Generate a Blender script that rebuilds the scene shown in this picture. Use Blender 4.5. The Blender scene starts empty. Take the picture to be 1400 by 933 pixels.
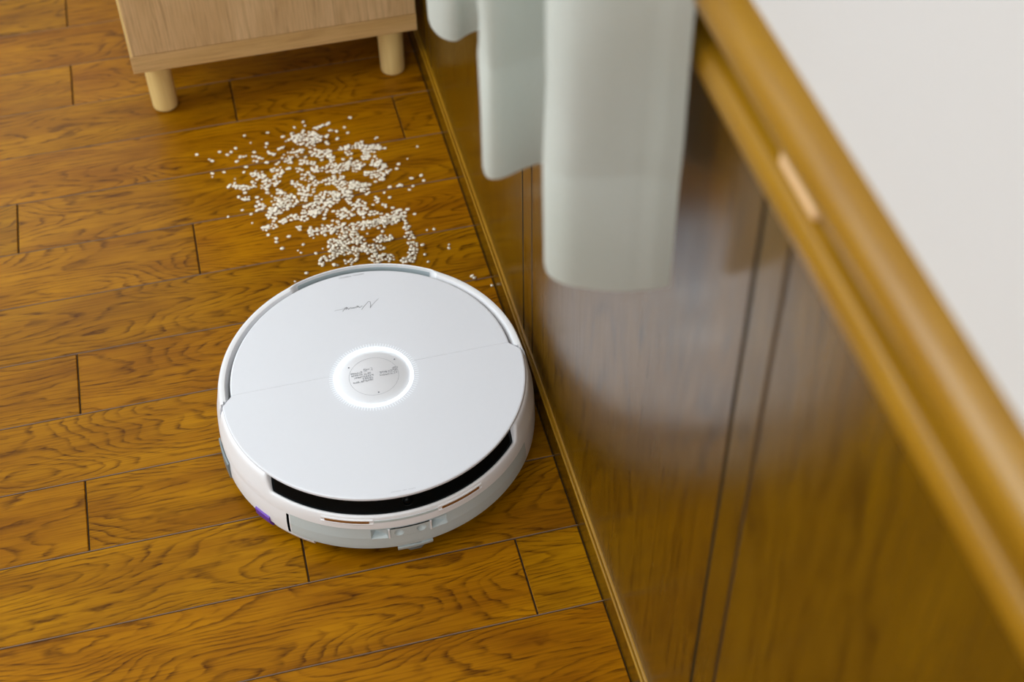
import bpy, bmesh, math, random
from mathutils import Vector, Matrix
PI = math.pi
SC = bpy.context.scene
COL = SC.collection

# ------------------------------------------------------------------ camera
def make_camera():
    pit, yaw, rol = math.radians(47.332), math.radians(13.3135), math.radians(1.0742)
    cy, sy, cp, sp = math.cos(yaw), math.sin(yaw), math.cos(pit), math.sin(pit)
    f = Vector((sy*cp, cy*cp, -sp)); rt = Vector((cy, -sy, 0)); dn = f.cross(rt)
    cr, sr = math.cos(rol), math.sin(rol)
    r = cr*rt + sr*dn
    d = -sr*rt + cr*dn
    cam = bpy.data.cameras.new('camera')
    cam.sensor_width = 36; cam.lens = 1973.05*36/1400
    cam.clip_start = .05
    cam.dof.use_dof = True; cam.dof.focus_distance = 1.62; cam.dof.aperture_fstop = 4.2
    o = bpy.data.objects.new('camera', cam); COL.objects.link(o)
    u = -d; b = -f
    o.matrix_world = Matrix(((r.x, u.x, b.x, -.28300), (r.y, u.y, b.y, 0), (r.z, u.z, b.z, 1.32), (0, 0, 0, 1)))
    SC.camera = o
make_camera()

# ------------------------------------------------------------------ light and exposure
SC.view_settings.view_transform = 'Standard'; SC.view_settings.look = 'None'
SC.view_settings.gamma = 1; SC.view_settings.use_curve_mapping = False
SC.view_settings.exposure = -0.10
wd = bpy.data.worlds.new('world'); SC.world = wd; wd.use_nodes = True
wd.node_tree.nodes['Background'].inputs[0].default_value = (.80, .90, 1.0, 1)
wd.node_tree.nodes['Background'].inputs[1].default_value = .8
def area(name, loc, aim, sx, sy, power, col):
    l = bpy.data.lights.new(name, 'AREA'); l.shape = 'RECTANGLE'; l.size = sx; l.size_y = sy
    l.energy = power; l.color = col
    o = bpy.data.objects.new(name, l); COL.objects.link(o)
    o.location = loc
    o.rotation_euler = (Vector(aim) - Vector(loc)).to_track_quat('-Z', 'Z').to_euler()
    return o
# daylight through the window of the left wall and the window of the far wall, and the lamp under the ceiling
area('window_daylight', (-2.80, 1.75, 1.50), (-1.0, 1.65, 1.0), 1.9, 1.3, 66, (.86, .96, 1.0))
area('far_window_daylight', (-1.30, 3.50, 1.60), (-1.30, 2.0, 1.2), 1.5, 1.1, 13, (.88, .96, 1.0))
area('ceiling_lamp_light', (-1.15, .75, 2.33), (-1.15, .751, 0), 1.1, 1.1, 9, (.97, .99, .95))
area('near_fill_light', (-1.10, -1.56, 1.50), (-.8, 1.2, .5), 1.9, 1.2, 44, (.90, .97, 1.0))  # added fill from the camera side, the near wall has no window

# ------------------------------------------------------------------ helpers
def srgb(r, g, b):
    def c(v):
        v /= 255
        return v/12.92 if v <= .04045 else ((v+.055)/1.055)**2.4
    return (c(r), c(g), c(b), 1)

class NT:
    def __init__(s, name):
        s.m = bpy.data.materials.new(name); s.m.use_nodes = True
        s.t = s.m.node_tree; s.p = s.t.nodes['Principled BSDF']
    def n(s, typ, **kw):
        nd = s.t.nodes.new(typ)
        for k, v in kw.items(): setattr(nd, k, v)
        return nd
    def l(s, a, b): s.t.links.new(a, b)
    def set(s, **kw):
        for k, v in kw.items(): s.p.inputs[k.replace('_', ' ')].default_value = v
        return s
    def math(s, op, a, b=None, c=None):
        nd = s.n('ShaderNodeMath', operation=op)
        for i, v in enumerate((a, b, c)):
            if v is None: continue
            if isinstance(v, (int, float)): nd.inputs[i].default_value = v
            else: s.l(v, nd.inputs[i])
        return nd.outputs[0]
    def mix(s, f, a, b, mode='MIX'):
        nd = s.n('ShaderNodeMix', data_type='RGBA', blend_type=mode)
        for i, v in ((0, f), (6, a), (7, b)):
            if isinstance(v, (int, float, tuple)): nd.inputs[i].default_value = v
            else: s.l(v, nd.inputs[i])
        return nd.outputs[2]
    def noise(s, vec, scale, detail=3, rough=.5, dist=0):
        nd = s.n('ShaderNodeTexNoise'); nd.inputs['Scale'].default_value = scale
        nd.inputs['Detail'].default_value = detail; nd.inputs['Roughness'].default_value = rough
        nd.inputs['Distortion'].default_value = dist
        s.l(vec, nd.inputs['Vector']); return nd.outputs['Fac']
    def ramp(s, f, pts):
        nd = s.n('ShaderNodeValToRGB'); cr = nd.color_ramp
        while len(cr.elements) > 1: cr.elements.remove(cr.elements[0])
        cr.elements[0].position = pts[0][0]; cr.elements[0].color = pts[0][1]
        for p, c in pts[1:]:
            e = cr.elements.new(p); e.color = c
        s.l(f, nd.inputs[0]); return nd.outputs[0]
    def mapping(s, vec, scale=(1, 1, 1), loc=(0, 0, 0)):
        nd = s.n('ShaderNodeMapping'); nd.inputs['Scale'].default_value = scale; nd.inputs['Location'].default_value = loc
        s.l(vec, nd.inputs['Vector']); return nd.outputs[0]
    def bump(s, h, strength, dist):
        nd = s.n('ShaderNodeBump'); nd.inputs['Strength'].default_value = strength; nd.inputs['Distance'].default_value = dist
        s.l(h, nd.inputs['Height']); s.l(nd.outputs[0], s.p.inputs['Normal'])

def plain(name, col, rough=.5, metal=0, coat=0, spec=.5, nz=0, nscale=200, var=.985):
    m = NT(name); m.set(Base_Color=col, Roughness=rough, Metallic=metal, Coat_Weight=coat)
    m.p.inputs['Specular IOR Level'].default_value = spec
    tc = m.n('ShaderNodeTexCoord').outputs['Object']
    f = m.noise(tc, nscale, 2)
    dk = tuple(c*var for c in col[:3]) + (1,)
    m.l(m.mix(f, col, dk), m.p.inputs['Base Color'])
    if nz: m.bump(f, nz, .0005)
    return m.m

def wood(name, axis, light, mid, dark, rings=26, gs=(2.2, 15), rough=.3, pore=.6, bump=.25, coat=0, contrast=.5, vary=.12, spec=.5, fine_wob=0, rvar=0):
    """oak: contour lines of a stretched noise give the cathedral figure; axis = grain direction"""
    m = NT(name)
    tc = m.n('ShaderNodeTexCoord').outputs['Object']
    oi = m.n('ShaderNodeObjectInfo').outputs['Random']
    cx = m.n('ShaderNodeCombineXYZ')
    m.l(m.math('MULTIPLY', oi, 37.0), cx.inputs[0]); m.l(m.math('MULTIPLY', oi, 91.0), cx.inputs[1]); m.l(m.math('MULTIPLY', oi, 53.0), cx.inputs[2])
    add = m.n('ShaderNodeVectorMath', operation='ADD'); m.l(tc, add.inputs[0]); m.l(cx.outputs[0], add.inputs[1])
    v = add.outputs[0]
    def st(a, b):
        s = [b, b, b]; s[axis] = a; return m.mapping(v, tuple(s))
    wob = m.noise(st(9, 22), 1, 3)
    base = m.noise(st(*gs), 1, 1.2, .45)
    val = m.math('ADD', base, m.math('MULTIPLY', wob, .085))
    if fine_wob: val = m.math('ADD', val, m.math('MULTIPLY', m.noise(st(34, 150), 1, 3), fine_wob))
    ringv = m.math('MULTIPLY', val, float(rings))
    fr = m.math('FRACT', ringv)
    line = m.ramp(fr, [(0, (0, 0, 0, 1)), (.55, (.12, .12, .12, 1)), (.86, (1, 1, 1, 1)), (1, (0, 0, 0, 1))])
    fine = m.noise(st(14, 420), 1, 3, .6)
    blot = m.noise(st(7, 26), 1, 3)
    fl = m.ramp(fine, [(.45, (0, 0, 0, 1)), (.68, (1, 1, 1, 1))])
    brk = m.ramp(m.noise(st(30, 90), 1, 2), [(.35, (.15, .15, .15, 1)), (.6, (1, 1, 1, 1))])
    lam = m.math('MULTIPLY', m.math('MULTIPLY', line, brk), contrast)
    c = m.mix(m.ramp(blot, [(.32, (0, 0, 0, 1)), (.7, (1, 1, 1, 1))]), light, mid)
    c = m.mix(m.math('MINIMUM', m.math('ADD', lam, m.math('MULTIPLY', fl, pore*.5)), 1.0), c, dark)
    hs = m.n('ShaderNodeHueSaturation')
    m.l(c, hs.inputs['Color'])
    r2 = m.math('FRACT', m.math('MULTIPLY', oi, 7.31))
    m.l(m.math('ADD', m.math('MULTIPLY', r2, vary*2), 1-vary), hs.inputs['Value'])
    r3 = m.math('FRACT', m.math('MULTIPLY', oi, 17.7))
    m.l(m.math('ADD', m.math('MULTIPLY', r3, .008), .4955), hs.inputs['Hue'])
    m.l(hs.outputs[0], m.p.inputs['Base Color'])
    sm = m.noise(m.mapping(tc, (6, 6, 6)), 1, 3)
    m.l(m.math('ADD', m.math('ADD', m.math('MULTIPLY', sm, .14), rough-.07-rvar*.5), m.math('MULTIPLY', fine, rvar)), m.p.inputs['Roughness'])
    m.p.inputs['Specular IOR Level'].default_value = spec
    m.p.inputs['Coat Weight'].default_value = coat; m.p.inputs['Coat Roughness'].default_value = .12
    m.bump(m.math('ADD', m.math('MULTIPLY', fine, .7), m.math('MULTIPLY', lam, -.6)), bump, .0004)
    return m.m

M = {}
M['plank'] = wood('oak_plank', 0, srgb(170, 114, 0), srgb(138, 86, 0), srgb(74, 38, 0), rings=34, gs=(2.4, 11), rough=.36, contrast=.72, pore=.8, vary=.07, spec=.13, fine_wob=.02)
M['groove'] = plain('groove_stain_and_shade', srgb(30, 22, 4), .7, spec=.2)
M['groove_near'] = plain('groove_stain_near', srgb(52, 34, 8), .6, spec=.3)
M['joint'] = plain('joint_dark', srgb(48, 34, 16), .8)
M['panel'] = wood('panel_veneer', 2, srgb(106, 74, 0), srgb(94, 64, 0), srgb(58, 37, 0), rings=14, gs=(.9, 9), rough=.23, contrast=.7, pore=1.0, bump=.28, vary=.02, spec=.55, rvar=.16)
M['trim'] = wood('trim_wood', 1, srgb(162, 120, 18), srgb(148, 106, 12), srgb(114, 76, 4), rings=9, gs=(.8, 20), rough=.34, contrast=.3, pore=.4, bump=.1, vary=.03)
M['patch'] = plain('pale_peach', srgb(248, 208, 158), .5)
M['cab'] = wood('cabinet_veneer', 2, srgb(222, 188, 140), srgb(204, 168, 118), srgb(156, 122, 78), rings=7, gs=(1.0, 22), rough=.5, contrast=.35, pore=.75, bump=.1, vary=.01)
M['cab_x'] = wood('cabinet_edge_wood', 0, srgb(220, 184, 128), srgb(204, 166, 106), srgb(166, 128, 74), rings=7, gs=(1.0, 30), rough=.5, contrast=.35, pore=.75, bump=.1, vary=.01)
M['leg'] = wood('leg_beech', 2, srgb(244, 216, 152), srgb(234, 202, 134), srgb(206, 168, 102), rings=5, gs=(1, 24), rough=.45, contrast=.2, pore=.35, bump=.05, vary=.02)
M['white_wall'] = plain('painted_wall', srgb(207, 204, 203), .9, nz=.15, nscale=350)
M['wall_n'] = plain('painted_wall_room', srgb(214, 210, 204), .9)
M['ceiling'] = plain('painted_ceiling', srgb(226, 224, 220), .95)
M['frame'] = plain('window_frame_paint', srgb(222, 220, 214), .5)
M['shell'] = plain('white_plastic', srgb(240, 240, 244), .34, spec=.45)
M['lid'] = plain('white_gloss_plastic', srgb(230, 232, 240), .22, spec=.5)
M['skirt'] = plain('pale_grey_plastic', srgb(196, 207, 210), .45)
M['grey'] = plain('grey_plastic', srgb(120, 130, 134), .4)
M['chan'] = plain('channel_grey_plastic', srgb(176, 188, 194), .28)
M['dark'] = plain('dark_gap', srgb(24, 26, 30), .6)
M['black'] = plain('black_gloss', srgb(2, 7, 10), .12, spec=.12)
M['copper'] = plain('copper_contact', srgb(146, 98, 44), .4, metal=.3)
M['purple'] = plain('purple_plastic', srgb(104, 56, 172), .5)
M['rubber'] = plain('dark_rubber', srgb(52, 58, 62), .7)
M['ink'] = plain('grey_print', srgb(120, 122, 132), .5)
M['ink_soft'] = plain('soft_print', srgb(146, 149, 158), .5)
M['ink_light'] = plain('faint_print', srgb(168, 170, 178), .5)
M['steel'] = plain('satin_steel', srgb(190, 190, 192), .35, metal=1)
m = NT('led_ring'); m.set(Base_Color=(.9, .95, 1, 1)); m.p.inputs['Emission Color'].default_value = (.80, .94, 1.0, 1); m.p.inputs['Emission Strength'].default_value = 3.0; M['led'] = m.m
m = NT('led_tick'); m.set(Base_Color=(.85, .88, .93, 1)); m.p.inputs['Emission Color'].default_value = (.80, .90, 1.0, 1); m.p.inputs['Emission Strength'].default_value = .13; M['tick'] = m.m
m = NT('lamp_diffuser'); m.set(Base_Color=(.9, .9, .9, 1)); m.p.inputs['Emission Color'].default_value = (1, .97, .93, 1); m.p.inputs['Emission Strength'].default_value = 1.5; M['diffuser'] = m.m
m = NT('spun_disc'); m.set(Base_Color=srgb(226, 226, 231), Roughness=.3, Metallic=0.0, Anisotropic=.85)
tg = m.n('ShaderNodeTangent', direction_type='RADIAL', axis='Z'); m.l(tg.outputs[0], m.p.inputs['Tangent']); M['disc'] = m.m
# cloth: fine weave, lets some light through
m = NT('curtain_cloth'); m.set(Roughness=.9); m.p.inputs['Specular IOR Level'].default_value = .15
tc = m.n('ShaderNodeTexCoord').outputs['Object']
wv = m.noise(m.mapping(tc, (900, 900, 260)), 1, 2)
bl = m.noise(m.mapping(tc, (18, 18, 8)), 1, 3)
cc = m.mix(wv, srgb(226, 229, 226), srgb(210, 214, 209)); cc = m.mix(m.math('MULTIPLY', bl, .5), cc, srgb(186, 194, 180))
m.l(cc, m.p.inputs['Base Color']); m.bump(wv, .3, .0004)
tr = m.n('ShaderNodeBsdfTranslucent'); tr.inputs[0].default_value = srgb(214, 216, 206)
mx = m.n('ShaderNodeMixShader'); mx.inputs[0].default_value = .22
m.l(m.p.outputs[0], mx.inputs[1]); m.l(tr.outputs[0], mx.inputs[2]); m.l(mx.outputs[0], m.t.nodes['Material Output'].inputs[0]); M['cloth'] = m.m
m = NT('oat'); m.set(Roughness=.75)
oi = m.n('ShaderNodeObjectInfo').outputs['Random']
nz = m.noise(m.n('ShaderNodeTexCoord').outputs['Object'], 420, 2)
m.l(m.mix(nz, m.mix(oi, srgb(255, 253, 246), srgb(253, 246, 232)), srgb(248, 236, 212)), m.p.inputs['Base Color']); M['oat'] = m.m

def link_mesh(name, verts, faces, mat, parent=None, smooth=False, loc=None):
    me = bpy.data.meshes.new(name); me.from_pydata([tuple(v) for v in verts], [], faces)
    me.validate(); me.update()
    bm = bmesh.new(); bm.from_mesh(me); bmesh.ops.recalc_face_normals(bm, faces=bm.faces); bm.to_mesh(me); bm.free()
    if smooth:
        for p in me.polygons: p.use_smooth = True
        try: me.set_sharp_from_angle(angle=math.radians(38))
        except Exception: pass
    me.materials.append(mat)
    o = bpy.data.objects.new(name, me); COL.objects.link(o)
    if parent: o.parent = parent
    if loc: o.location = loc
    return o
def tag(o, label=None, cat=None, group=None, kind=None):
    for k, v in (('label', label), ('category', cat), ('group', group), ('kind', kind)):
        if v: o[k] = v
    return o
def empty(name, loc, rz=0):
    o = bpy.data.objects.new(name, None); COL.objects.link(o); o.location = loc; o.rotation_euler = (0, 0, rz)
    o.empty_display_size = .05
    return o
class G:
    def __init__(s): s.v = []; s.f = []
    def add(s, v, f):
        b = len(s.v); s.v += [tuple(x) for x in v]; s.f += [tuple(i+b for i in q) for q in f]; return s
    def box(s, x0, x1, y0, y1, z0, z1, b=0):
        if not b:
            return s.add([(x0, y0, z0), (x1, y0, z0), (x1, y1, z0), (x0, y1, z0), (x0, y0, z1), (x1, y0, z1), (x1, y1, z1), (x0, y1, z1)],
                         [(0, 3, 2, 1), (4, 5, 6, 7), (0, 1, 5, 4), (1, 2, 6, 5), (2, 3, 7, 6), (3, 0, 4, 7)])
        bm = bmesh.new(); bmesh.ops.create_cube(bm, size=1)
        for q in bm.verts: q.co = Vector(((x0+x1)/2+q.co.x*(x1-x0), (y0+y1)/2+q.co.y*(y1-y0), (z0+z1)/2+q.co.z*(z1-z0)))
        bmesh.ops.bevel(bm, geom=bm.edges[:], offset=b, segments=2, affect='EDGES', profile=.6)
        bm.verts.index_update()
        s.add([q.co[:] for q in bm.verts], [[w.index for w in fc.verts] for fc in bm.faces]); bm.free(); return s
    def lathe(s, prof, n=48, c=(0, 0), cap0=False, cap1=False):
        k = len(prof); v = []; f = []
        for i in range(n):
            a = 2*PI*i/n
            v += [(c[0]+r*math.cos(a), c[1]+r*math.sin(a), z) for r, z in prof]
        for i in range(n):
            j = (i+1) % n
            for q in range(k-1): f.append((i*k+q, j*k+q, j*k+q+1, i*k+q+1))
        if cap0: f.append(tuple(i*k for i in range(n))[::-1])
        if cap1: f.append(tuple(i*k+k-1 for i in range(n)))
        return s.add(v, f)
    def sweep(s, prof, a0, a1, n, close=True, caps=True):
        """closed (r,z) section swept from angle a0 to a1 (degrees)"""
        k = len(prof); v = []; f = []
        for i in range(n+1):
            a = math.radians(a0+(a1-a0)*i/n)
            v += [(r*math.cos(a), r*math.sin(a), z) for r, z in prof]
        for i in range(n):
            for q in range(k if close else k-1):
                w = (q+1) % k; f.append((i*k+q, (i+1)*k+q, (i+1)*k+w, i*k+w))
        if caps and close: f.append(tuple(range(k))); f.append(tuple(n*k+q for q in range(k))[::-1])
        return s.add(v, f)
    def prism_y(s, prof, y0, y1):
        k = len(prof); v = [(x, y0, z) for x, z in prof] + [(x, y1, z) for x, z in prof]
        f = [(i, (i+1) % k, k+(i+1) % k, k+i) for i in range(k)] + [tuple(range(k)), tuple(range(2*k-1, k-1, -1))]
        return s.add(v, f)
    def ribbon(s, pts, w, z):
        """flat printed stroke of width w on the plane z"""
        for (x0, y0), (x1, y1) in zip(pts[:-1], pts[1:]):
            d = Vector((x1-x0, y1-y0)); L = d.length
            if L < 1e-7: continue
            d /= L; n = Vector((-d.y, d.x))*w/2; e = d*w*.3
            s.add([(x0-e.x+n.x, y0-e.y+n.y, z), (x0-e.x-n.x, y0-e.y-n.y, z), (x1+e.x-n.x, y1+e.y-n.y, z), (x1+e.x+n.x, y1+e.y+n.y, z)], [(0, 1, 2, 3)])
        return s
    def build(s, name, mat, parent=None, smooth=False, loc=None): return link_mesh(name, s.v, s.f, mat, parent, smooth, loc)

# ------------------------------------------------------------------ the room
XL, YN, YF, HC = -2.73, -1.6, 3.45, 2.40
Y0, PW = 2.01090, .101376           # first measured plank joint and the plank width
fl = tag(G().box(XL, .03, YN, YF, -.03, -.0025).build('floor', M['joint']), 'glossy orange-brown oak strip floor', None, None, 'structure')
joints = {-1: -.513, 0: -.743, 1: -.5126, 2: -.2826, 3: -.054, 4: -.597, 5: -.367, 6: -.137, 7: -.530, 8: -.30, 9: -.5297, 10: -.3008, 11: -.072, 12: -.78, 13: -.55}
random.seed(4)
def plank(x0, x1, y0, y1):
    g = .0007; b = .0009; h = .0011
    x0 += g*1.25; x1 -= g*1.25; y0 += g; y1 -= g
    cx, cy = (x0+x1)/2, (y0+y1)/2; a, c = (x1-x0)/2, (y1-y0)/2
    v = [(-a, -c, -.006), (a, -c, -.006), (a, c, -.006), (-a, c, -.006), (-a, -c, -h), (a, -c, -h), (a, c, -h), (-a, c, -h),
         (-a+b, -c+b, 0), (a-b, -c+b, 0), (a-b, c-b, 0), (-a+b, c-b, 0)]
    f = [(0, 1, 5, 4), (1, 2, 6, 5), (2, 3, 7, 6), (3, 0, 4, 7), (4, 5, 9, 8), (5, 6, 10, 9), (6, 7, 11, 10), (7, 4, 8, 11), (8, 9, 10, 11)]
    G().add(v, f).build('plank', M['plank'], fl, loc=(cx, cy, 0))
M['filler'] = plain('pale_joint', srgb(122, 98, 80), .7)  # pale grey-brown strip along the long plank joints
fill = G()
k0 = -int((YF-Y0)/PW)-1; k1 = int((Y0-YN)/PW)
for k in range(k0, k1+1):
    ya, yb = Y0-k*PW-PW, Y0-k*PW
    ya, yb = max(ya, YN), min(yb, YF)
    if yb-ya < .01: continue
    fill.box(XL, 0, yb-.00015, yb+.0009, -.0024, -.0006)
    j = joints.get(k, random.uniform(-.9, -.03))
    xs = [0.0]; x = j
    while x > 0: x -= .909
    while x > XL: xs.append(x); x -= .909
    xs.append(XL); xs = sorted(set(xs))
    if xs[1]-xs[0] < .02: xs.pop(1)
    for a, b in zip(xs[:-1], xs[1:]): plank(a, b, ya, yb)

fill.build('joint_filler', M['filler'], fl)['kind'] = 'stuff'

# right wall: white plaster over wooden wainscot panels
wr = tag(G().box(.0, .12, YN, YF, .86, HC).box(.014, .12, YN, YF, 0, .86).build('wall_right', M['white_wall']), 'white painted wall above dark wood wainscot', None, None, 'structure')
PX = .006
grooves = [1.138+.583*i for i in range(-4, 4)]     # centre of each batten
HB = .0175
def panel(y0, y1):
    g = G(); r = .0010
    # a sheet whose long edges are rounded into the grooves
    g.prism_y([(PX, .0), (PX, .80), (.0145, .80), (.0145, .0)], y0+r, y1-r)
    v = []
    for y, x in ((y0, PX+r*1.6), (y0+r, PX)): v += [(x, y, 0), (x, y, .80)]
    g.add(v, [(0, 1, 3, 2)])
    v = []
    for y, x in ((y1-r, PX), (y1, PX+r*1.6)): v += [(x, y, 0), (x, y, .80)]
    g.add(v, [(0, 1, 3, 2)])
    o = g.build('panel', M['panel'], wr); return o
G_ = .0046
prev = YN
for c in grooves:
    lo, hi = c-HB-G_/2, c+HB+G_/2
    if lo-G_ > prev+.01: panel(prev, lo-G_/2)
    bt = G().box(PX, .0145, c-HB, c+HB, .002, .80, .0004)
    bt.build('batten', M['panel'], wr)
    for sg in (-1, 1):
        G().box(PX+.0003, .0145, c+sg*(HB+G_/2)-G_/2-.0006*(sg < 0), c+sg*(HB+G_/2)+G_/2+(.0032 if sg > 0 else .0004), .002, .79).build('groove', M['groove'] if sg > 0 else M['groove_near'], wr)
    prev = hi+G_/2
panel(prev, YF)
G().box(.0136, .0142, YN, YF, .0, .80).build('groove_backing', M['joint'], wr)
# baseboard with a fine double edge on top
bb = G()
bb.prism_y([(0, 0), (0, .0400), (.0004, .0404), (PX+.003, .0404), (PX+.003, 0)], YN, YF)
bo = bb.build('baseboard_right', M['panel'], None)
G().prism_y([(.0, .0396), (-.0002, .0404), (.0004, .0416), (.0014, .0420), (.0024, .0416), (.0026, .0406), (.0034, .0406), (.0038, .0422), (.0050, .0430), (PX+.001, .0430), (PX+.001, .0396)], YN, YF).build('edge_strip', M['trim'], bo, True)  # paler strip along the baseboard's top edge
tag(bo, 'low wooden baseboard with a pale edge under the wainscot', None, None, 'structure')
# capping rail and the moulding under it
def arc(cx, cz, r, a0, a1, n, sx=1):
    return [(cx+sx*r*math.cos(math.radians(a0+(a1-a0)*i/n)), cz+r*math.sin(math.radians(a0+(a1-a0)*i/n))) for i in range(n+1)]
cap = [(.012, .8300), (-.005, .8305), (-.0115, .8335)] + [(-.016, .841), (-.0172, .848), (-.0165, .855), (-.0135, .8615), (-.009, .866), (-.003, .8685), (.012, .869)]
cr = G().prism_y(cap, YN, YF).build('trim_1', M['trim'], None, True)
tag(cr, 'rounded honey-brown capping rail along the top of the wainscot', None, None, 'structure')
mo = [(.012, .783), (-.006, .784), (-.0085, .788), (-.0095, .796), (-.0085, .803), (-.0055, .8080), (-.000, .8100), (.012, .8105)]
tr2 = G().prism_y(mo, YN, .690).build('trim_2', M['trim'], None, True)
tag(tr2, 'narrow wooden moulding below the capping rail, ending beside the curtain', None, None, 'structure')
G().box(.0085, .0139, YN, YF, .79, .835).build('groove_strip', M['trim'], cr)
o = G().box(-.0050, .0100, .497, .545, .8125, .8290, .0012).build('pale_block', M['patch'], cr, True)  # pale block set into the groove to give a small pale mark
tag(o, 'small pale block in the groove of the rail')
G().box(.0080, .0139, .690, YF, .783, .8115).build('shade_strip', M['groove'], cr)  # dark strip past the moulding's end, shade beside the curtain put into its colour

# the other walls, ceiling and windows (outside the frame, they shape the light)
def wall_with_hole(name, axis, pos, thick, a0, a1, h0, h1, z0, z1, mat):
    g = G()
    def bx(a, b, c, d):
        if axis == 'x': g.box(min(pos, pos+thick), max(pos, pos+thick), a, b, c, d)
        else: g.box(a, b, min(pos, pos+thick), max(pos, pos+thick), c, d)
    bx(a0, h0, 0, HC); bx(h1, a1, 0, HC); bx(h0, h1, 0, z0); bx(h0, h1, z1, HC)
    o = g.build(name, mat); o['kind'] = 'structure'; return o
wall_with_hole('wall_left', 'x', XL, -.12, YN, YF, .75, 2.75, .80, 2.15, M['wall_n'])
wall_with_hole('wall_far', 'y', YF, .12, XL, .12, -2.1, -.5, 1.0, 2.15, M['wall_n'])
o = G().box(XL, .12, YN-.12, YN, 0, HC).build('wall_near', M['wall_n']); o['kind'] = 'structure'
o = G().box(XL-.12, .12, YN-.12, YF+.12, HC, HC+.1).build('ceiling', M['ceiling']); o['kind'] = 'structure'
w = G().box(XL-.05, XL-.02, .75, .80, .80, 2.15).box(XL-.05, XL-.02, 2.70, 2.75, .80, 2.15).box(XL-.05, XL-.02, 1.72, 1.78, .80, 2.15).box(XL-.05, XL-.02, .75, 2.75, .80, .85).box(XL-.05, XL-.02, .75, 2.75, 2.10, 2.15)
o = w.build('window_1', M['frame']); o['kind'] = 'structure'
w = G().box(-2.1, -2.05, YF+.02, YF+.045, 1.0, 2.15).box(-.55, -.5, YF+.02, YF+.045, 1.0, 2.15).box(-1.33, -1.27, YF+.02, YF+.045, 1.0, 2.15).box(-2.1, -.5, YF+.02, YF+.045, 1.0, 1.05).box(-2.1, -.5, YF+.02, YF+.045, 2.1, 2.15)
o = w.build('window_2', M['frame']); o['kind'] = 'structure'
lamp = empty('ceiling_lamp', (-1.15, .75, HC)); tag(lamp, 'square flat ceiling lamp with a white diffuser', 'lamp')
G().box(-.57, .57, -.57, .57, -.05, 0, .01).build('lamp_housing', M['frame'], lamp)
G().box(-.54, .54, -.54, .54, -.058, -.05, .003).build('diffuser', M['diffuser'], lamp)

# ------------------------------------------------------------------ cabinet on round legs
CX0, CX1, CY0, CY1, CZ0, CZ1 = -.4112, -.0050, 1.732, 2.03, .0905, .52
cab = empty('cabinet', ((CX0+CX1)/2, (CY0+CY1)/2, 0))
tag(cab, 'light oak cabinet on short round legs, standing against the wall behind the spilled oats', 'cabinet')
def cl(g): # to the cabinet's own coordinates
    ox, oy = (CX0+CX1)/2, (CY0+CY1)/2
    g.v = [(x-ox, y-oy, z) for x, y, z in g.v]; return g
T = .0285
cl(G().box(CX0, CX1, CY0, CY1, CZ0, CZ0+T, .0012)).build('bottom_board', M['cab_x'], cab)
cl(G().box(CX0, CX1, CY0, CY1, CZ1-T, CZ1, .0012)).build('top_board', M['cab_x'], cab)
cl(G().box(CX0+.0004, CX0+.018, CY0+.0008, CY1, CZ0+T, CZ1-T, .001)).build('side_panel', M['leg'], cab)
cl(G().box(CX1-.018, CX1-.0004, CY0+.0008, CY1, CZ0+T, CZ1-T, .001)).build('side_panel', M['leg'], cab)
cl(G().box(CX0+.018, CX1-.018, CY1-.008, CY1-.002, CZ0+T, CZ1-T)).build('back_panel', M['cab'], cab)
cl(G().box(CX0+.0035, CX1-.0015, CY0-.0006, CY0+.017, CZ0+T+.0006, CZ1-T-.001, .0012)).build('door', M['cab'], cab)
for lx, ly in ((-.3800, 1.7710), (-.0405, 1.7700), (-.3800, 1.99), (-.0405, 1.99)):
    g = G().lathe([(.0150, 0), (.0178, .0025), (.0185, .006), (.0192, CZ0)], 32, cap0=True, cap1=True)
    g.v = [(x+lx-(CX0+CX1)/2, y+ly-(CY0+CY1)/2, z) for x, y, z in g.v]
    g.build('leg', M['leg'], cab, True)

# ------------------------------------------------------------------ curtain
def catmull(P, n):
    out = []
    P = [Vector(p) for p in P]; P = [P[0]*2-P[1]] + P + [P[-1]*2-P[-2]]
    for i in range(1, len(P)-2):
        a, b, c, d = P[i-1], P[i], P[i+1], P[i+2]
        for k in range(n):
            t = k/n
            out.append(.5*((2*b)+(c-a)*t+(2*a-5*b+4*c-d)*t*t+(3*b-3*c+d-a)*t**3))
    out.append(P[-2]); return out
cpath = [(-.0150, .6600), (-.040, .6625), (-.066, .6700), (-.0850, .6790), (-.0925, .694), (-.084, .715), (-.055, .748), (-.030, .778), (-.026, .797), (-.040, .8065), (-.070, .8080),
         (-.1010, .7970), (-.1105, .806), (-.102, .835), (-.070, .90), (-.048, .95), (-.044, .976), (-.056, .986), (-.080, .984), (-.096, .976), (-.1090, .990), (-.107, 1.02),
         (-.070, 1.10), (-.040, 1.16), (-.045, 1.185), (-.100, 1.19), (-.112, 1.215), (-.07, 1.32), (-.04, 1.38), (-.05, 1.40), (-.105, 1.405), (-.112, 1.43), (-.05, 1.55)]
cp = catmull(cpath, 5)
HZ = .6115
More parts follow.
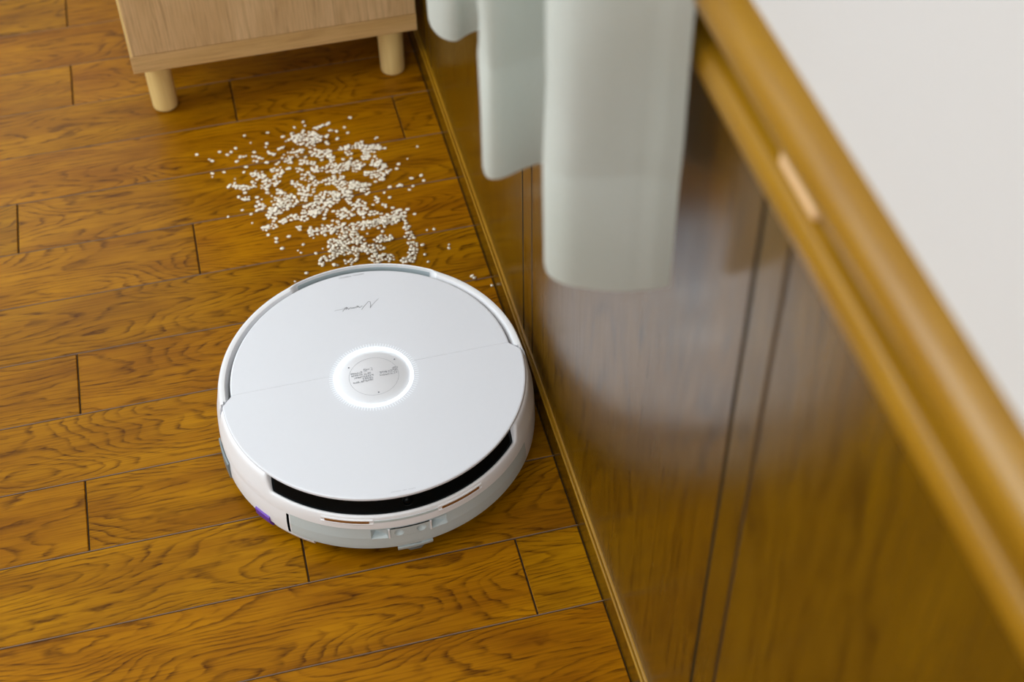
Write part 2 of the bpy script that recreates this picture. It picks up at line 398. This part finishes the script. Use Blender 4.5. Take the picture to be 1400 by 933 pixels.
def curtain():
    NZ = 46; Z = [HZ, HZ+.001, HZ+.004, HZ+.09, HZ+.0975, HZ+.099, HZ+.101]
    Z += [HZ+.101+(1.98-HZ-.101)*(i/NZ) for i in range(1, NZ+1)]
    N = len(cp); v = []; f = []
    nor = []
    for i in range(N):
        t = (cp[min(i+1, N-1)]-cp[max(i-1, 0)]).normalized(); nor.append(Vector((-t.y, t.x)))
    s = [0]
    for i in range(1, N): s.append(s[-1]+(cp[i]-cp[i-1]).length)
    for side in (1, -1):
        for z in Z:
            h = z-HZ
            th = .0016 if h < .095 else (.0008 if h < .0995 else .0010)
            if h < .002: th *= .5
            for i in range(N):
                w = .0036*math.sin(s[i]*90+h*7+1.3)*min(1, h*2.2) + .0030*math.sin(s[i]*47-h*31)*math.exp(-((h-.1)/.05)**2) + .0012*math.sin(h*24+s[i]*31)
                edge = .0012 if s[i] < .022 else 0
                if .020 < s[i] < .0235: edge = -.0004
                p = cp[i] + nor[i]*(w+side*(th+edge)) + Vector((-.004*h, 0))*math.sin(s[i]*9)
                v.append((p.x, p.y, z - (.0015*math.sin(s[i]*60) if h < .09 else 0)))
    K = len(Z)
    for side in range(2):
        for k in range(K-1):
            for i in range(N-1):
                a = side*K*N+k*N+i; f.append((a, a+1, a+N+1, a+N))
    o = K*N
    for i in range(N-1): f.append((i, i+1, o+i+1, o+i)); f.append(((K-1)*N+i, (K-1)*N+i+1, o+(K-1)*N+i+1, o+(K-1)*N+i))
    for k in range(K-1):
        for i in (0, N-1): a = k*N+i; f.append((a, a+N, o+a+N, o+a))
    ob = link_mesh('curtain', v, f, M['cloth'], None, True)
    tag(ob, 'pale greenish-white pleated cloth curtain with a deep bottom hem, hanging beside the wainscot', 'curtain')
curtain()
rod = empty('curtain_rod', (0, 1.0, 1.99)); tag(rod, 'thin metal curtain rod on wall brackets holding the pale curtain', 'curtain rod')
g = G().lathe([(.006, -.55), (.006, .65)], 16, cap0=True, cap1=True)
g.v = [(-.068+x, z, y) for x, y, z in g.v]; g.build('rod', M['steel'], rod, True)
for yy in (-.5, .6):
    G().box(-.074, 0, yy-.006, yy+.006, -.008, .008, .001).box(-.004, 0, yy-.02, yy+.02, -.03, .03, .001).build('bracket', M['steel'], rod)

# ------------------------------------------------------------------ robot vacuum cleaner (local -Y is its front)
def back(g):
    """the rear half circle sits 9 mm farther back than the front one"""
    def t(y): q = max(0, min(1, (y+.012)/.040)); return q*q*(3-2*q)
    if isinstance(g, list): return [(x, y+.0090*t(y), z) for x, y, z in g]
    g.v = back(g.v); return g
RC = (-.1875, 1.083, 0)
rob = empty('robot_vacuum', RC)
tag(rob, 'round white robot vacuum with a glowing ring on its lid, nosing along the baseboard', 'robot vacuum')
ZL = .098
side_low = [(.170, .019), (.178, .019), (.1815, .0225), (.1820, .028), (.1817, .045), (.1800, .0575)]
YS0 = .0125
def body():
    """shell above the skirt: section changes with azimuth (ring at the rear, bumper lip at the front)"""
    A = sorted(set([i*.5 for i in range(0, 721)] + [i*.1 for i in range(0, 70)] + [360-i*.1 for i in range(0, 30)] + [i*.1 for i in range(1730, 1830)])); v = []; f = []
    def ss(a, b, x): t = max(0, min(1, (x-a)/(b-a))); return t*t*(3-2*t)
    K = None
    for a in A:
        u = (a+360) % 360
        front = 1 if u > 176.0 or u < 3.0 else 0
        d = abs(((u-270+180) % 360)-180)              # distance from the front centre
        lip = 1-ss(49.2, 53.5, d)
        lipw = 1-ss(54, 58, d)
        ch = ss(52, 56, u)*(1-ss(111, 116, u)) if u < 180 else 0
        fb = 1 if u < 180 else 0
        base = [(.1790, .0556), (.1806, .0572), (.1800, .0660), (.1786, .0725)]
        ring = [(.1766, .0830), (.1752, .0905), (.1738, .0958), (.1724, .0982), (.1696, .0990), (.1664, .0980), (.1646, .0945), (.1618, .0870)]
        chan = [(.1766, .0830), (.1752, .0910), (.1742, .0962), (.1732, .0986), (.1722, .0980), (.1712, .0930), (.1690, .0868), (.1618, .0850)]
        fro = [(.1768, .0800), (.1756, .0860), (.1744, .0900), (.1730, .0926), (.1715, .0938), (.1690, .0940), (.1660, .0938), (.1618, .0938)]
        lp = [(.1779, .0742), (.1772, .0749), (.1762, .0753), (.1752, .0752), (.1745, .0748), (.1740, .0741), (.1728, .0722), (.1690, .0680)]
        def mixp(p, q, t): return [(x0+(x1-x0)*t, z0+(z1-z0)*t) for (x0, z0), (x1, z1) in zip(p, q)]
        rg = mixp(ring, chan, ch)
        sec = mixp(rg, fro, 1-fb)
        an0 = math.radians(a)
        if abs(math.sin(an0)) < .12:
            sec = []
            for (r0, z0), (r1, z1) in zip(rg, fro):
                yy = back([(0, r0*math.sin(an0), 0)])[0][1]; e = yy-(YS0-max(0, abs(r0*math.cos(an0))-.1585)*1.15)
                if e < 0: sec.append((r1, z1))
                elif e < .0017: sec.append((min(r1, .1725) if z0 > .084 else r0, .0835))
                else: sec.append((r0, z0))
        sec = base[:3] + [base[3]] + mixp(sec, lp, lip)
        K = len(sec); an = math.radians(a)
        v += [(r*math.cos(an), r*math.sin(an), z) for r, z in sec]
    for i in range(len(A)-1):
        for q in range(K-1): f.append((i*K+q, (i+1)*K+q, (i+1)*K+q+1, i*K+q+1))
    o = link_mesh('shell', back(v), f, M['shell'], rob, True); return o
body()
# grey floor of the rear channel
back(G().sweep([(.1725, .0966), (.1712, .0938), (.1694, .0882), (.1640, .0874), (.1640, .0860), (.1725, .086)], 56, 112.5, 60)).build('rear_channel', M['chan'], rob, True)
# skirt ring with the recessed windows
def skirt():
    g = G()
    prof = side_low
    NA = 360
    wins = [(257.3, 262.9), (264.0, 277.6), (278.2, 283.9)]
    zA, zB = .0405, .0545
    zz = [.019, .0225, .028, .0405, .0545, .0575]
    def R(z):
        for (r0, z0), (r1, z1) in zip(prof[1:-1], prof[2:]):
            if z0 <= z <= z1: return r0+(r1-r0)*(z-z0)/(z1-z0)
        return prof[1][0]
    rr = [.178, .1812, .1816, R(.0405)-.0004, R(.0545)-.0006, .1792]
    angs = sorted(set([float(i) for i in range(0, 361, 2)] + [a for w_ in wins for a in w_]))
    nt = (226.5, 227.6)                              # narrow notch at the front left
    angs = sorted(set(angs + list(nt) + [228.0, 326.0]))
    side = G(); fs = []
    v = []; f = []
    for a in angs:
        an = math.radians(a)
        v += [(r*math.cos(an), r*math.sin(an), z) for r, z in zip(rr, zz)]
    K = 6
    for i in range(len(angs)-1):
        am = (angs[i]+angs[i+1])/2
        for q in range(K-1):
            if q == 3 and any(a < am < b for a, b in wins): continue
            if nt[0] < am < nt[1] and q < 4: continue
            (f if 228 < am < 326 else fs).append((i*K+q, (i+1)*K+q, (i+1)*K+q+1, i*K+q+1))
    g.add(back(v), f)
    side.add(back(v), fs).build('lower_shell', M['shell'], rob, True)
    # recess walls
    for a, b in (wins[0], wins[2]):
        pr = []
        for an, rad in ((a, 0), (b, 0), (a+1.3, -.009), (b-.3, -.003)):
            t = math.radians(an)
            for z, R_ in ((zA, R(zA)), (zB, R(zB))):
                zc = z if rad == 0 else (z+.0028 if z == zA else z-.0015)
                pr.append(((R_+rad)*math.cos(t), (R_+rad)*math.sin(t), zc))
        g.add(pr, [(4, 6, 7, 5), (0, 4, 5, 1), (2, 3, 7, 6), (0, 2, 6, 4), (1, 5, 7, 3)])
    return g.build('skirt', M['skirt'], rob, False)
sk = skirt()
# plate with the two round dishes
g = G()
def on_skirt(az, z, depth=0):
    r = .1813-depth; a = math.radians(az); return (r*math.cos(a), r*math.sin(a), z)
a0, a1 = 264.0, 277.6
for c0, c1, cc_ in ((264.0, 270.8, 266.9), (270.8, 277.6, 274.6)):
    n = 24; v = []; f = []
    rad_a = math.degrees(.0054/.181); rz = .0054; zc = .0475
    for i in range(n):
        t = 2*PI*i/n; ct, st = math.cos(t), math.sin(t)
        # outer rectangle point
        ha = (c1-cc_) if ct > 0 else (cc_-c0); hz = .0070
        sc_ = min(ha/abs(ct) if abs(ct) > 1e-6 else 1e9, (hz/abs(st)*1.0)/1 if abs(st) > 1e-6 else 1e9)
        # rectangle in (deg, m) space
        ta = abs(ct)/ha; tz = abs(st)*.0070*1.0/ (hz*.0070) if False else abs(st)/1.0
        m_ = max(abs(ct), abs(st))
        oa = cc_ + ha*ct/m_; oz = zc + hz*st/m_
        v.append(on_skirt(oa, oz)); v.append(on_skirt(cc_+rad_a*ct, zc+rz*st)); v.append(on_skirt(cc_+rad_a*.8*ct, zc+rz*.8*st, .0020)); v.append(on_skirt(cc_+rad_a*.35*ct, zc+rz*.35*st, .0034))
    for i in range(n):
        j = (i+1) % n
        for q in range(3): f.append((i*4+q, j*4+q, j*4+q+1, i*4+q+1))
    f.append(tuple(i*4+3 for i in range(n)))
    g.add(v, f)
g.build('sensor_plate', M['skirt'], rob, True)
# thin ribs between the windows
for az in (263.45, 277.9):
    G().sweep([(.1808, .0400), (.1822, .0400), (.1820, .055), (.1806, .055)], az-.28, az+.28, 1).build('rib', M['shell'], rob)
# bottom and wheels
G().lathe([(.0, .019), (.179, .019)], 96).build('base_plate', M['grey'], rob)
G().lathe([(.0, .0565), (.1797, .0565)], 96).build('deck', M['skirt'], rob)
for sx in (-1, 1):
    g = G().lathe([(.0, -.012), (.030, -.012), (.034, -.009), (.034, .009), (.030, .012), (.0, .012)], 32)
    g.v = [(z+sx*.118, x, y+.034) for x, y, z in g.v]
    o = g.build('wheel', M['rubber'], rob, True); o['label'] = 'dark rubber drive wheel under the body'
# front castor, its housing peeks out under the skirt
g = G().sweep([(.146, .0200), (.1822, .0200), (.1810, .0150), (.1770, .0090), (.150, .0090)], 265.8, 278.2, 8)
cs = g.build('castor_housing', M['skirt'], rob, True)
g = G().lathe([(0, -.009), (.0125, -.009), (.0148, -.006), (.0148, .006), (.0125, .009), (0, .009)], 28)
g.v = [(z+.0065, x-.1660, y+.0149) for x, y, z in g.v]; o = g.build('castor_wheel', M['grey'], cs, True)
# front left: purple brush guard and small edges below the skirt
g = G().sweep([(.150, .010), (.1795, .012), (.1830, .020), (.1834, .030), (.176, .034), (.150, .03)], 211.5, 218.5, 6)
o = g.build('brush_guard', M['purple'], rob, True); o['label'] = 'purple plastic corner at the front left'
G().sweep([(.160, .012), (.1775, .012), (.1800, .019), (.160, .019)], 219.5, 236, 14).build('brush_shoe', M['shell'], rob, True)
G().sweep([(.1817, .024), (.1835, .026), (.1834, .048), (.1812, .050)], 181, 194, 10).build('side_bumper_strip', M['grey'], rob, True)
G().sweep([(.160, .014), (.1780, .014), (.1806, .020), (.160, .02)], 199, 204, 5).build('brush_shoe', M['skirt'], rob, True)
# black sensor strip under the lid
bs = G().sweep([(.1600, .0930), (.1650, .0930), (.1737, .0742), (.1705, .0705), (.1560, .0705)], 216, 324, 108).build('sensor_window', M['black'], rob, True)
bs['label'] = 'glossy black curved window under the front edge of the lid'
# camera lens behind the strip
g = G().lathe([(.0062, 0), (.0062, .0012), (.0052, .0018), (.0046, .0004), (.0030, .0016), (.0012, .0022), (0, .0023)], 28)
rot = Matrix.Rotation(math.radians(62), 4, 'X')
g.v = [tuple((rot @ Vector(p)) + Vector((.004, -.1690, .0848))) for p in g.v]
g.build('camera_lens', M['black'], bs, True)
# copper contacts in their grooves and the shallow groove between them
for a, b in ((241.8, 257.2), (282.6, 297.6)):
    n = 16
    G().sweep([(.1780, .0653), (.1802, .0653), (.1807, .0650), (.1808, .0660), (.1797, .0664), (.1797, .0700), (.1800, .0712), (.1790, .0722), (.1780, .0722)], a-1.3, b+1.3, n).build('contact_frame', M['shell'], rob, True)
    o = G().sweep([(.1785, .0666), (.1804, .0666), (.1801, .0697), (.1785, .0697)], a, b, n).build('contact_strip', M['copper'], rob, True)
    o['label'] = 'copper charging contact on the bumper'
G().sweep([(.1780, .0668), (.1799, .0668), (.1797, .0702), (.1780, .0702)], 258.8, 281.0, 20).build('bumper_inlay', M['skirt'], rob)

# lid: front half reaches over the shell, rear half sits inside the ring
YS = .0125
def lid(name, R, front, mat):
    b = .0010; v = []; f = []
    n = 120
    DY = 0 if front else .0110
    a_s = math.degrees(math.asin((YS-DY)/R))
    rng = (180-a_s+.0, 360+a_s) if front else (a_s, 180-a_s)
    rings = [(R-.0025, ZL-.0042), (R-.0003, ZL-.0034), (R, ZL-.0018), (R-.0006, ZL-.0005), (R-.0020, ZL)]
    seam = -.00010 if front else .00010
    for q, (r, z) in enumerate(rings):
        for i in range(n+1):
            a = math.radians(rng[0]+(rng[1]-rng[0])*i/n)
            y = r*math.sin(a)
            x = r*math.cos(a)
            if front: y = min(y, YS+seam-max(0, abs(x)-.1585)*1.15)
            else: y = max(y+DY, YS+seam)
            if front and i in (0, n): y = YS-max(0, abs(x)-.1585)*1.15
            v.append((x, y, z))
        if front: v += [(.1585, YS+seam, z), (-.1585, YS+seam, z)]
    K = n+3 if front else n+1
    for q in range(4):
        for i in range(K-1 if front else n): f.append((q*K+i, q*K+i+1, (q+1)*K+i+1, (q+1)*K+i))
    f.append(tuple(4*K+i for i in range(K)))
    f.append(tuple(i for i in range(K))[::-1])
    f.append(tuple(q*K for q in range(5))+tuple(q*K+K-1 for q in range(4, -1, -1)))
    o = link_mesh(name, v, f, mat, rob, True)
    for p in o.data.polygons:
        if abs(p.normal.z) > .999: p.use_smooth = False
    return o
lf = lid('front_cover', .1713, True, M['lid'])
lr = lid('rear_lid', .1603, False, M['lid'])
back(G().lathe([(0, .0925), (.1618, .0925), (.1618, .0870), (.10, .0870)], 96)).build('lid_seat', M['dark'], rob)
# control disc, glowing ring and its fine rays
z = ZL
dk = G().lathe([(0, z+.0004), (.0412, z+.0004), (.0416, z+.0001)], 96).build('control_disc', M['disc'], rob, True)
lg = G().lathe([(.0417, z-.0004), (.0418, z+.0010), (.0424, z+.0016), (.0440, z+.0016), (.0446, z+.0010), (.0447, z-.0004)], 96).build('light_ring', M['led'], rob, True)
lg['label'] = 'ring of white light'
g = G()
for i in range(96):
    a = 2*PI*i/96; g.ribbon([(.0468*math.cos(a), .0468*math.sin(a)), (.0505*math.cos(a), .0505*math.sin(a))], .0007, z+.00012)
g.build('light_rays', M['tick'], rob)['kind'] = 'stuff'
g = G()
for i in range(72):
    a, b = 2*PI*i/72, 2*PI*(i+1)/72; g.ribbon([(.0280*math.cos(a), .0280*math.sin(a)), (.0280*math.cos(b), .0280*math.sin(b))], .00028, z+.00055)
g.build('circle_line', M['ink_light'], rob)
for x, y in ((-.0254, .0198), (.0273, .0195), (.0010, -.0247)):
    G().lathe([(0, z+.0007), (.0008, z+.0007), (.0010, z+.0004)], 12, c=(x, y)).build('indicator_dot', M['ink'], rob)
# printed marks (all read from behind the machine)
random.seed(11)
def glyphs(g, x0, x1, yc, h, sw, gap=.25):
    x = x0
    while x < x1-h*.6:
        w = h*random.choice((.8, .9, .9, .45))
        for q in range(random.choice((2, 3, 3))):
            yy = yc-h/2+h*random.choice((0, .25, .5, .75, 1)); g.ribbon([(x, yy), (x+w, yy)], sw, ZL+.00065)
        for q in range(random.choice((1, 2, 2))):
            xx = x+w*random.choice((0, .3, .5, .7, 1)); g.ribbon([(xx, yc-h/2), (xx, yc+h/2*random.choice((1, .4)))], sw, ZL+.00065)
        x += w+h*gap
g = G()
for x0, x1, yc, h, sw in ((-.0098, .0006, .0112, .0042, .00035), (-.0098, .0004, .0060, .0038, .00035), (-.0248, -.0112, .0094, .0020, .0003), (-.0246, -.0112, .0060, .0020, .0003),
                          (-.0225, -.0004, .0022, .0020, .0003), (-.0130, -.0006, -.0010, .0026, .0003), (-.0245, -.0006, -.0045, .0022, .0003),
                          (.0225, .0296, .0070, .0022, .0003), (.0070, .0292, .0034, .0026, .0003), (.0070, .0292, -.0002, .0026, .0003)):
    glyphs(g, x0, x1, yc, h, sw)
g.build('small_print', M['ink_soft'], rob)
g = G()
for i in range(17):
    if i in (7, 11): continue
    xx = -.0115+i*.00155; yy = -.1646-i*.00004
    g.ribbon([(xx, yy-.0006), (xx, yy+.0006)], .00025, ZL+.0001); g.ribbon([(xx, yy+random.choice((-.0006, 0, .0006))), (xx+.0008, yy)], .00025, ZL+.0001)
g.build('faint_lettering', M['ink_light'], lf)
sig = [[[-26.2, 113.0], [-22.8, 113.4], [-16.9, 113.2], [-13.4, 114.6]], [[-17.2, 109.6], [-13.2, 114.2], [-11.5, 115.4], [-12.6, 112.4], [-13.0, 111.6], [-10.8, 114.4], [-10.2, 111.2], [-8.8, 112.0]],
       [[-8.8, 112.0], [-7.6, 113.3], [-6.4, 113.1], [-5.9, 111.6], [-4.1, 112.9], [-3.3, 111.4], [-1.8, 113.2]],
       [[-1.1, 110.9], [-.6, 112.6], [.1, 113.7], [1.7, 114.1], [.9, 111.9], [2.6, 113.0], [3.3, 110.7], [5.5, 112.3], [6.7, 112.5]],
       [[5.0, 106.8], [7.8, 110.6], [11.1, 114.0], [14.6, 117.6], [16.0, 118.0], [16.8, 116.6], [16.6, 112.0], [15.3, 107.4]], [[15.3, 107.4], [19.0, 111.9], [23.6, 116.6], [27.4, 119.6]]]
g = G()
for q, s in enumerate(sig):
    pts = [(p.x, p.y) for p in catmull([(a/1000, b/1000) for a, b in s], 5)]
    g.ribbon(pts, .00036 if q in (0, 5) else .00055, ZL+.00012)
g.build('signature_lettering', M['ink'], lr)
def text(body, size, x, y, rz, mat, parent, name, z, align='CENTER'):
    cu = bpy.data.curves.new(name, 'FONT'); cu.body = body; cu.size = size; cu.align_x = align; cu.align_y = 'CENTER'
    t = bpy.data.objects.new('text', cu); COL.objects.link(t)
    bpy.context.view_layer.update()
    dg = bpy.context.evaluated_depsgraph_get()
    me = bpy.data.meshes.new_from_object(t.evaluated_get(dg)); me.name = name
    bpy.data.objects.remove(t)
    me.materials.clear(); me.materials.append(mat)
    o = bpy.data.objects.new(name, me); COL.objects.link(o); o.parent = parent
    o.location = (x, y, z); o.rotation_euler = (0, 0, rz); return o
o = text('NARWAL', .0030, .0116, .1658, PI, M['ink'], lr, 'rear_lettering', ZL+.00012)
text('ROBOTICS', .0031, -.0050, .1656, PI, M['ink'], lr, 'rear_lettering', ZL+.00012)
G().ribbon([(.0045, .1646), (.0045, .1670)], .0003, ZL+.00012).build('rear_lettering', M['ink'], lr)

# ------------------------------------------------------------------ spilled oats
random.seed(21)
CAM = Vector((-.283, 0, 1.32)); MW = SC.camera.matrix_world.copy()
def floor_at(px, py):
    d = MW.to_3x3() @ Vector(((px-700)/1973.05, -(py-466.5)/1973.05, -1))
    t = -CAM.z/d.z; p = CAM+d*t; return p.x, p.y
singles = """30,207 87,228 101,235 135,195 102,293 101,308 155,287 170,207 187,195 208,178 248,120 276,153 353,107 350,157 345,172 228,217 243,216 255,215 212,238 256,263 285,215
300,215 315,222 290,235 305,238 328,225 350,243 355,193 362,200 372,205 382,210 388,205 423,125 437,145 405,182 417,175 428,172 425,180 462,113 470,110 475,83 515,58 523,75 517,98 565,85 575,88 583,80
592,82 600,78 607,75 622,70 632,66 578,92 635,97 645,98 668,100 671,135 620,125 628,120 627,158 620,152 703,82 718,108 728,38 460,132 450,140 470,128 486,135 850,130 843,137 1035,170 990,225 950,250
1052,302 1008,315 1015,350 945,350 955,347 965,350 910,355 1065,325 880,320 865,320 845,330 905,282 915,278 885,380 1022,478 1112,547 1080,550 1180,617 1180,633 1295,768 1285,762 1375,803 450,580 516,617
506,654 605,635 605,712 590,690 420,635 395,605 393,590 355,573 278,478 283,518 222,400 238,460 173,490 305,402 308,422 357,383 372,395 478,402 530,747 478,785 650,508 675,515 705,520 885,633 1070,662
1085,695 1035,640 1060,618 653,465 778,480"""
blobs = """540,138,45,28,34 480,130,25,20,8 595,200,35,18,15 645,225,15,10,5 520,238,14,16,6 452,238,14,10,4 440,215,20,15,6 485,195,25,18,8 560,243,10,8,3 495,275,12,10,3 580,272,28,12,9 665,268,45,18,24
700,180,20,8,5 720,195,15,15,5 760,168,30,10,10 810,180,30,16,14 855,177,30,8,9 800,215,15,14,7 745,248,40,10,13 760,270,18,14,7 850,240,20,20,10 870,255,22,10,6 845,295,42,13,18 885,275,8,8,2
400,285,18,28,10 370,335,30,18,11 310,300,25,20,11 340,350,18,15,6 250,355,60,8,10 195,345,15,25,4 285,345,18,15,5 450,270,7,5,2 530,305,20,15,8 560,335,20,25,9 485,340,18,16,6 535,375,30,16,10
520,405,15,14,6 640,330,40,12,12 690,340,22,28,14 405,378,10,8,3 430,420,44,28,36 400,455,35,20,14 375,485,20,20,8 455,495,30,12,8 380,530,20,15,7 345,545,12,8,4 425,515,10,8,3 320,445,20,10,5
250,408,18,8,4 620,410,42,26,28 690,388,45,14,16 720,402,16,22,9 555,460,34,24,24 590,470,30,16,9 520,500,15,10,4 705,475,35,18,15 770,440,32,26,16 770,350,36,18,15 790,370,25,15,7 745,350,15,18,6
850,410,10,10,3 840,475,25,10,5 790,480,15,15,4 890,440,10,8,2 900,505,46,18,25 945,478,28,16,11 870,525,30,13,9 820,520,25,12,8 760,530,60,12,16 715,560,42,20,24 640,545,35,16,14 600,560,25,16,7
555,565,13,20,7 500,545,6,4,2 700,600,58,14,22 770,600,22,13,8 680,640,40,22,24 750,650,18,16,7 825,635,40,20,18 880,590,30,13,12 850,680,25,18,11 900,680,30,12,11 1000,575,18,18,8 985,535,12,14,4
1015,620,20,16,8 1015,660,20,18,8 990,690,30,9,9 960,505,25,8,4 735,695,22,13,7 630,680,25,13,6 600,700,10,12,3 660,712,8,5,2"""
pts = [tuple(map(float, s.split(','))) for s in singles.split()]
for s in blobs.split():
    x, y, rx, ry, n = map(float, s.split(','))
    got = []; tries = 0
    while len(got) < n*1.1 and tries < 400:
        tries += 1
        a = random.uniform(0, 2*PI); r = math.sqrt(random.random())*random.choice((1.0, 1.05, 1.35))
        p = (x+rx*r*math.cos(a), y+ry*r*math.sin(a))
        if all((p[0]-q[0])**2+((p[1]-q[1])*1.35)**2 > (12.5 if tries < 250 else 9.5)**2 for q in got): got.append(p)
    pts += got
for i in range(70):
    a = random.uniform(0, 2*PI); r = math.sqrt(random.random())
    pts.append((620+400*r*math.cos(a)+70*r*math.sin(a), 400+300*r*math.sin(a)))
pts = [(260+x/3.3333, 150+y/3.3333) for x, y in pts]
def flake_mesh(i):
    bm = bmesh.new(); bmesh.ops.create_icosphere(bm, subdivisions=1, radius=1)
    rnd = random.Random(i)
    for v_ in bm.verts:
        k = rnd.uniform(.86, 1.12); v_.co.x *= .00285*k*(.92+.22*(i % 3)/2); v_.co.y *= .00235*k; v_.co.z *= .00075
    me = bpy.data.meshes.new('oat_flake'); bm.to_mesh(me); bm.free()
    for p in me.polygons: p.use_smooth = True
    me.materials.append(M['oat']); return me
FM = [flake_mesh(i) for i in range(5)]
placed = []
for (px, py) in pts:
    x, y = floor_at(px, py)
    if math.hypot(x-RC[0], y-RC[1]) < .150: continue
    s = random.choice((.66, .85, .98, 1.05, 1.1, 1.15, 1.22))
    near = sum(1 for q in placed if (q[0]-x)**2+(q[1]-y)**2 < .0042**2)
    z = .00075*s + near*.0011
    tilt = .08 if not near else .35
    placed.append((x, y, z, s, random.uniform(0, 2*PI), random.uniform(-tilt, tilt), random.uniform(-tilt, tilt)))
placed.sort(key=lambda p: p[1])
proto = None
for i, (x, y, z, s, rz, rx, ry) in enumerate(placed[:300]):
    if proto is None: proto = bpy.data.objects.new('oat_flake', FM[0]); o = proto
    else: o = proto.copy(); o.data = FM[i % 5]
    COL.objects.link(o)
    o.location = (x, y, z); o.rotation_euler = (rx, ry, rz); o.scale = (s, s, s)
    tag(o, 'cream oat flake lying in the nearer half of the spill behind the robot', 'oat flake', 'spilled oat flakes on the floor')
rest = G()
for i, (x, y, z, s, rz, rx, ry) in enumerate(placed[300:]):
    mt = Matrix.Translation((x, y, z)) @ Matrix.Rotation(rz, 4, 'Z') @ Matrix.Rotation(rx, 4, 'X') @ Matrix.Scale(s, 4)
    me = FM[i % 5]
    rest.add([tuple(mt @ v_.co) for v_ in me.vertices], [tuple(p.vertices) for p in me.polygons])
o = rest.build('oat_flakes', M['oat'], None, True)
tag(o, 'scattered cream oat flakes of the farther half of the spill, below the cabinet', 'oat flakes', None, 'stuff')
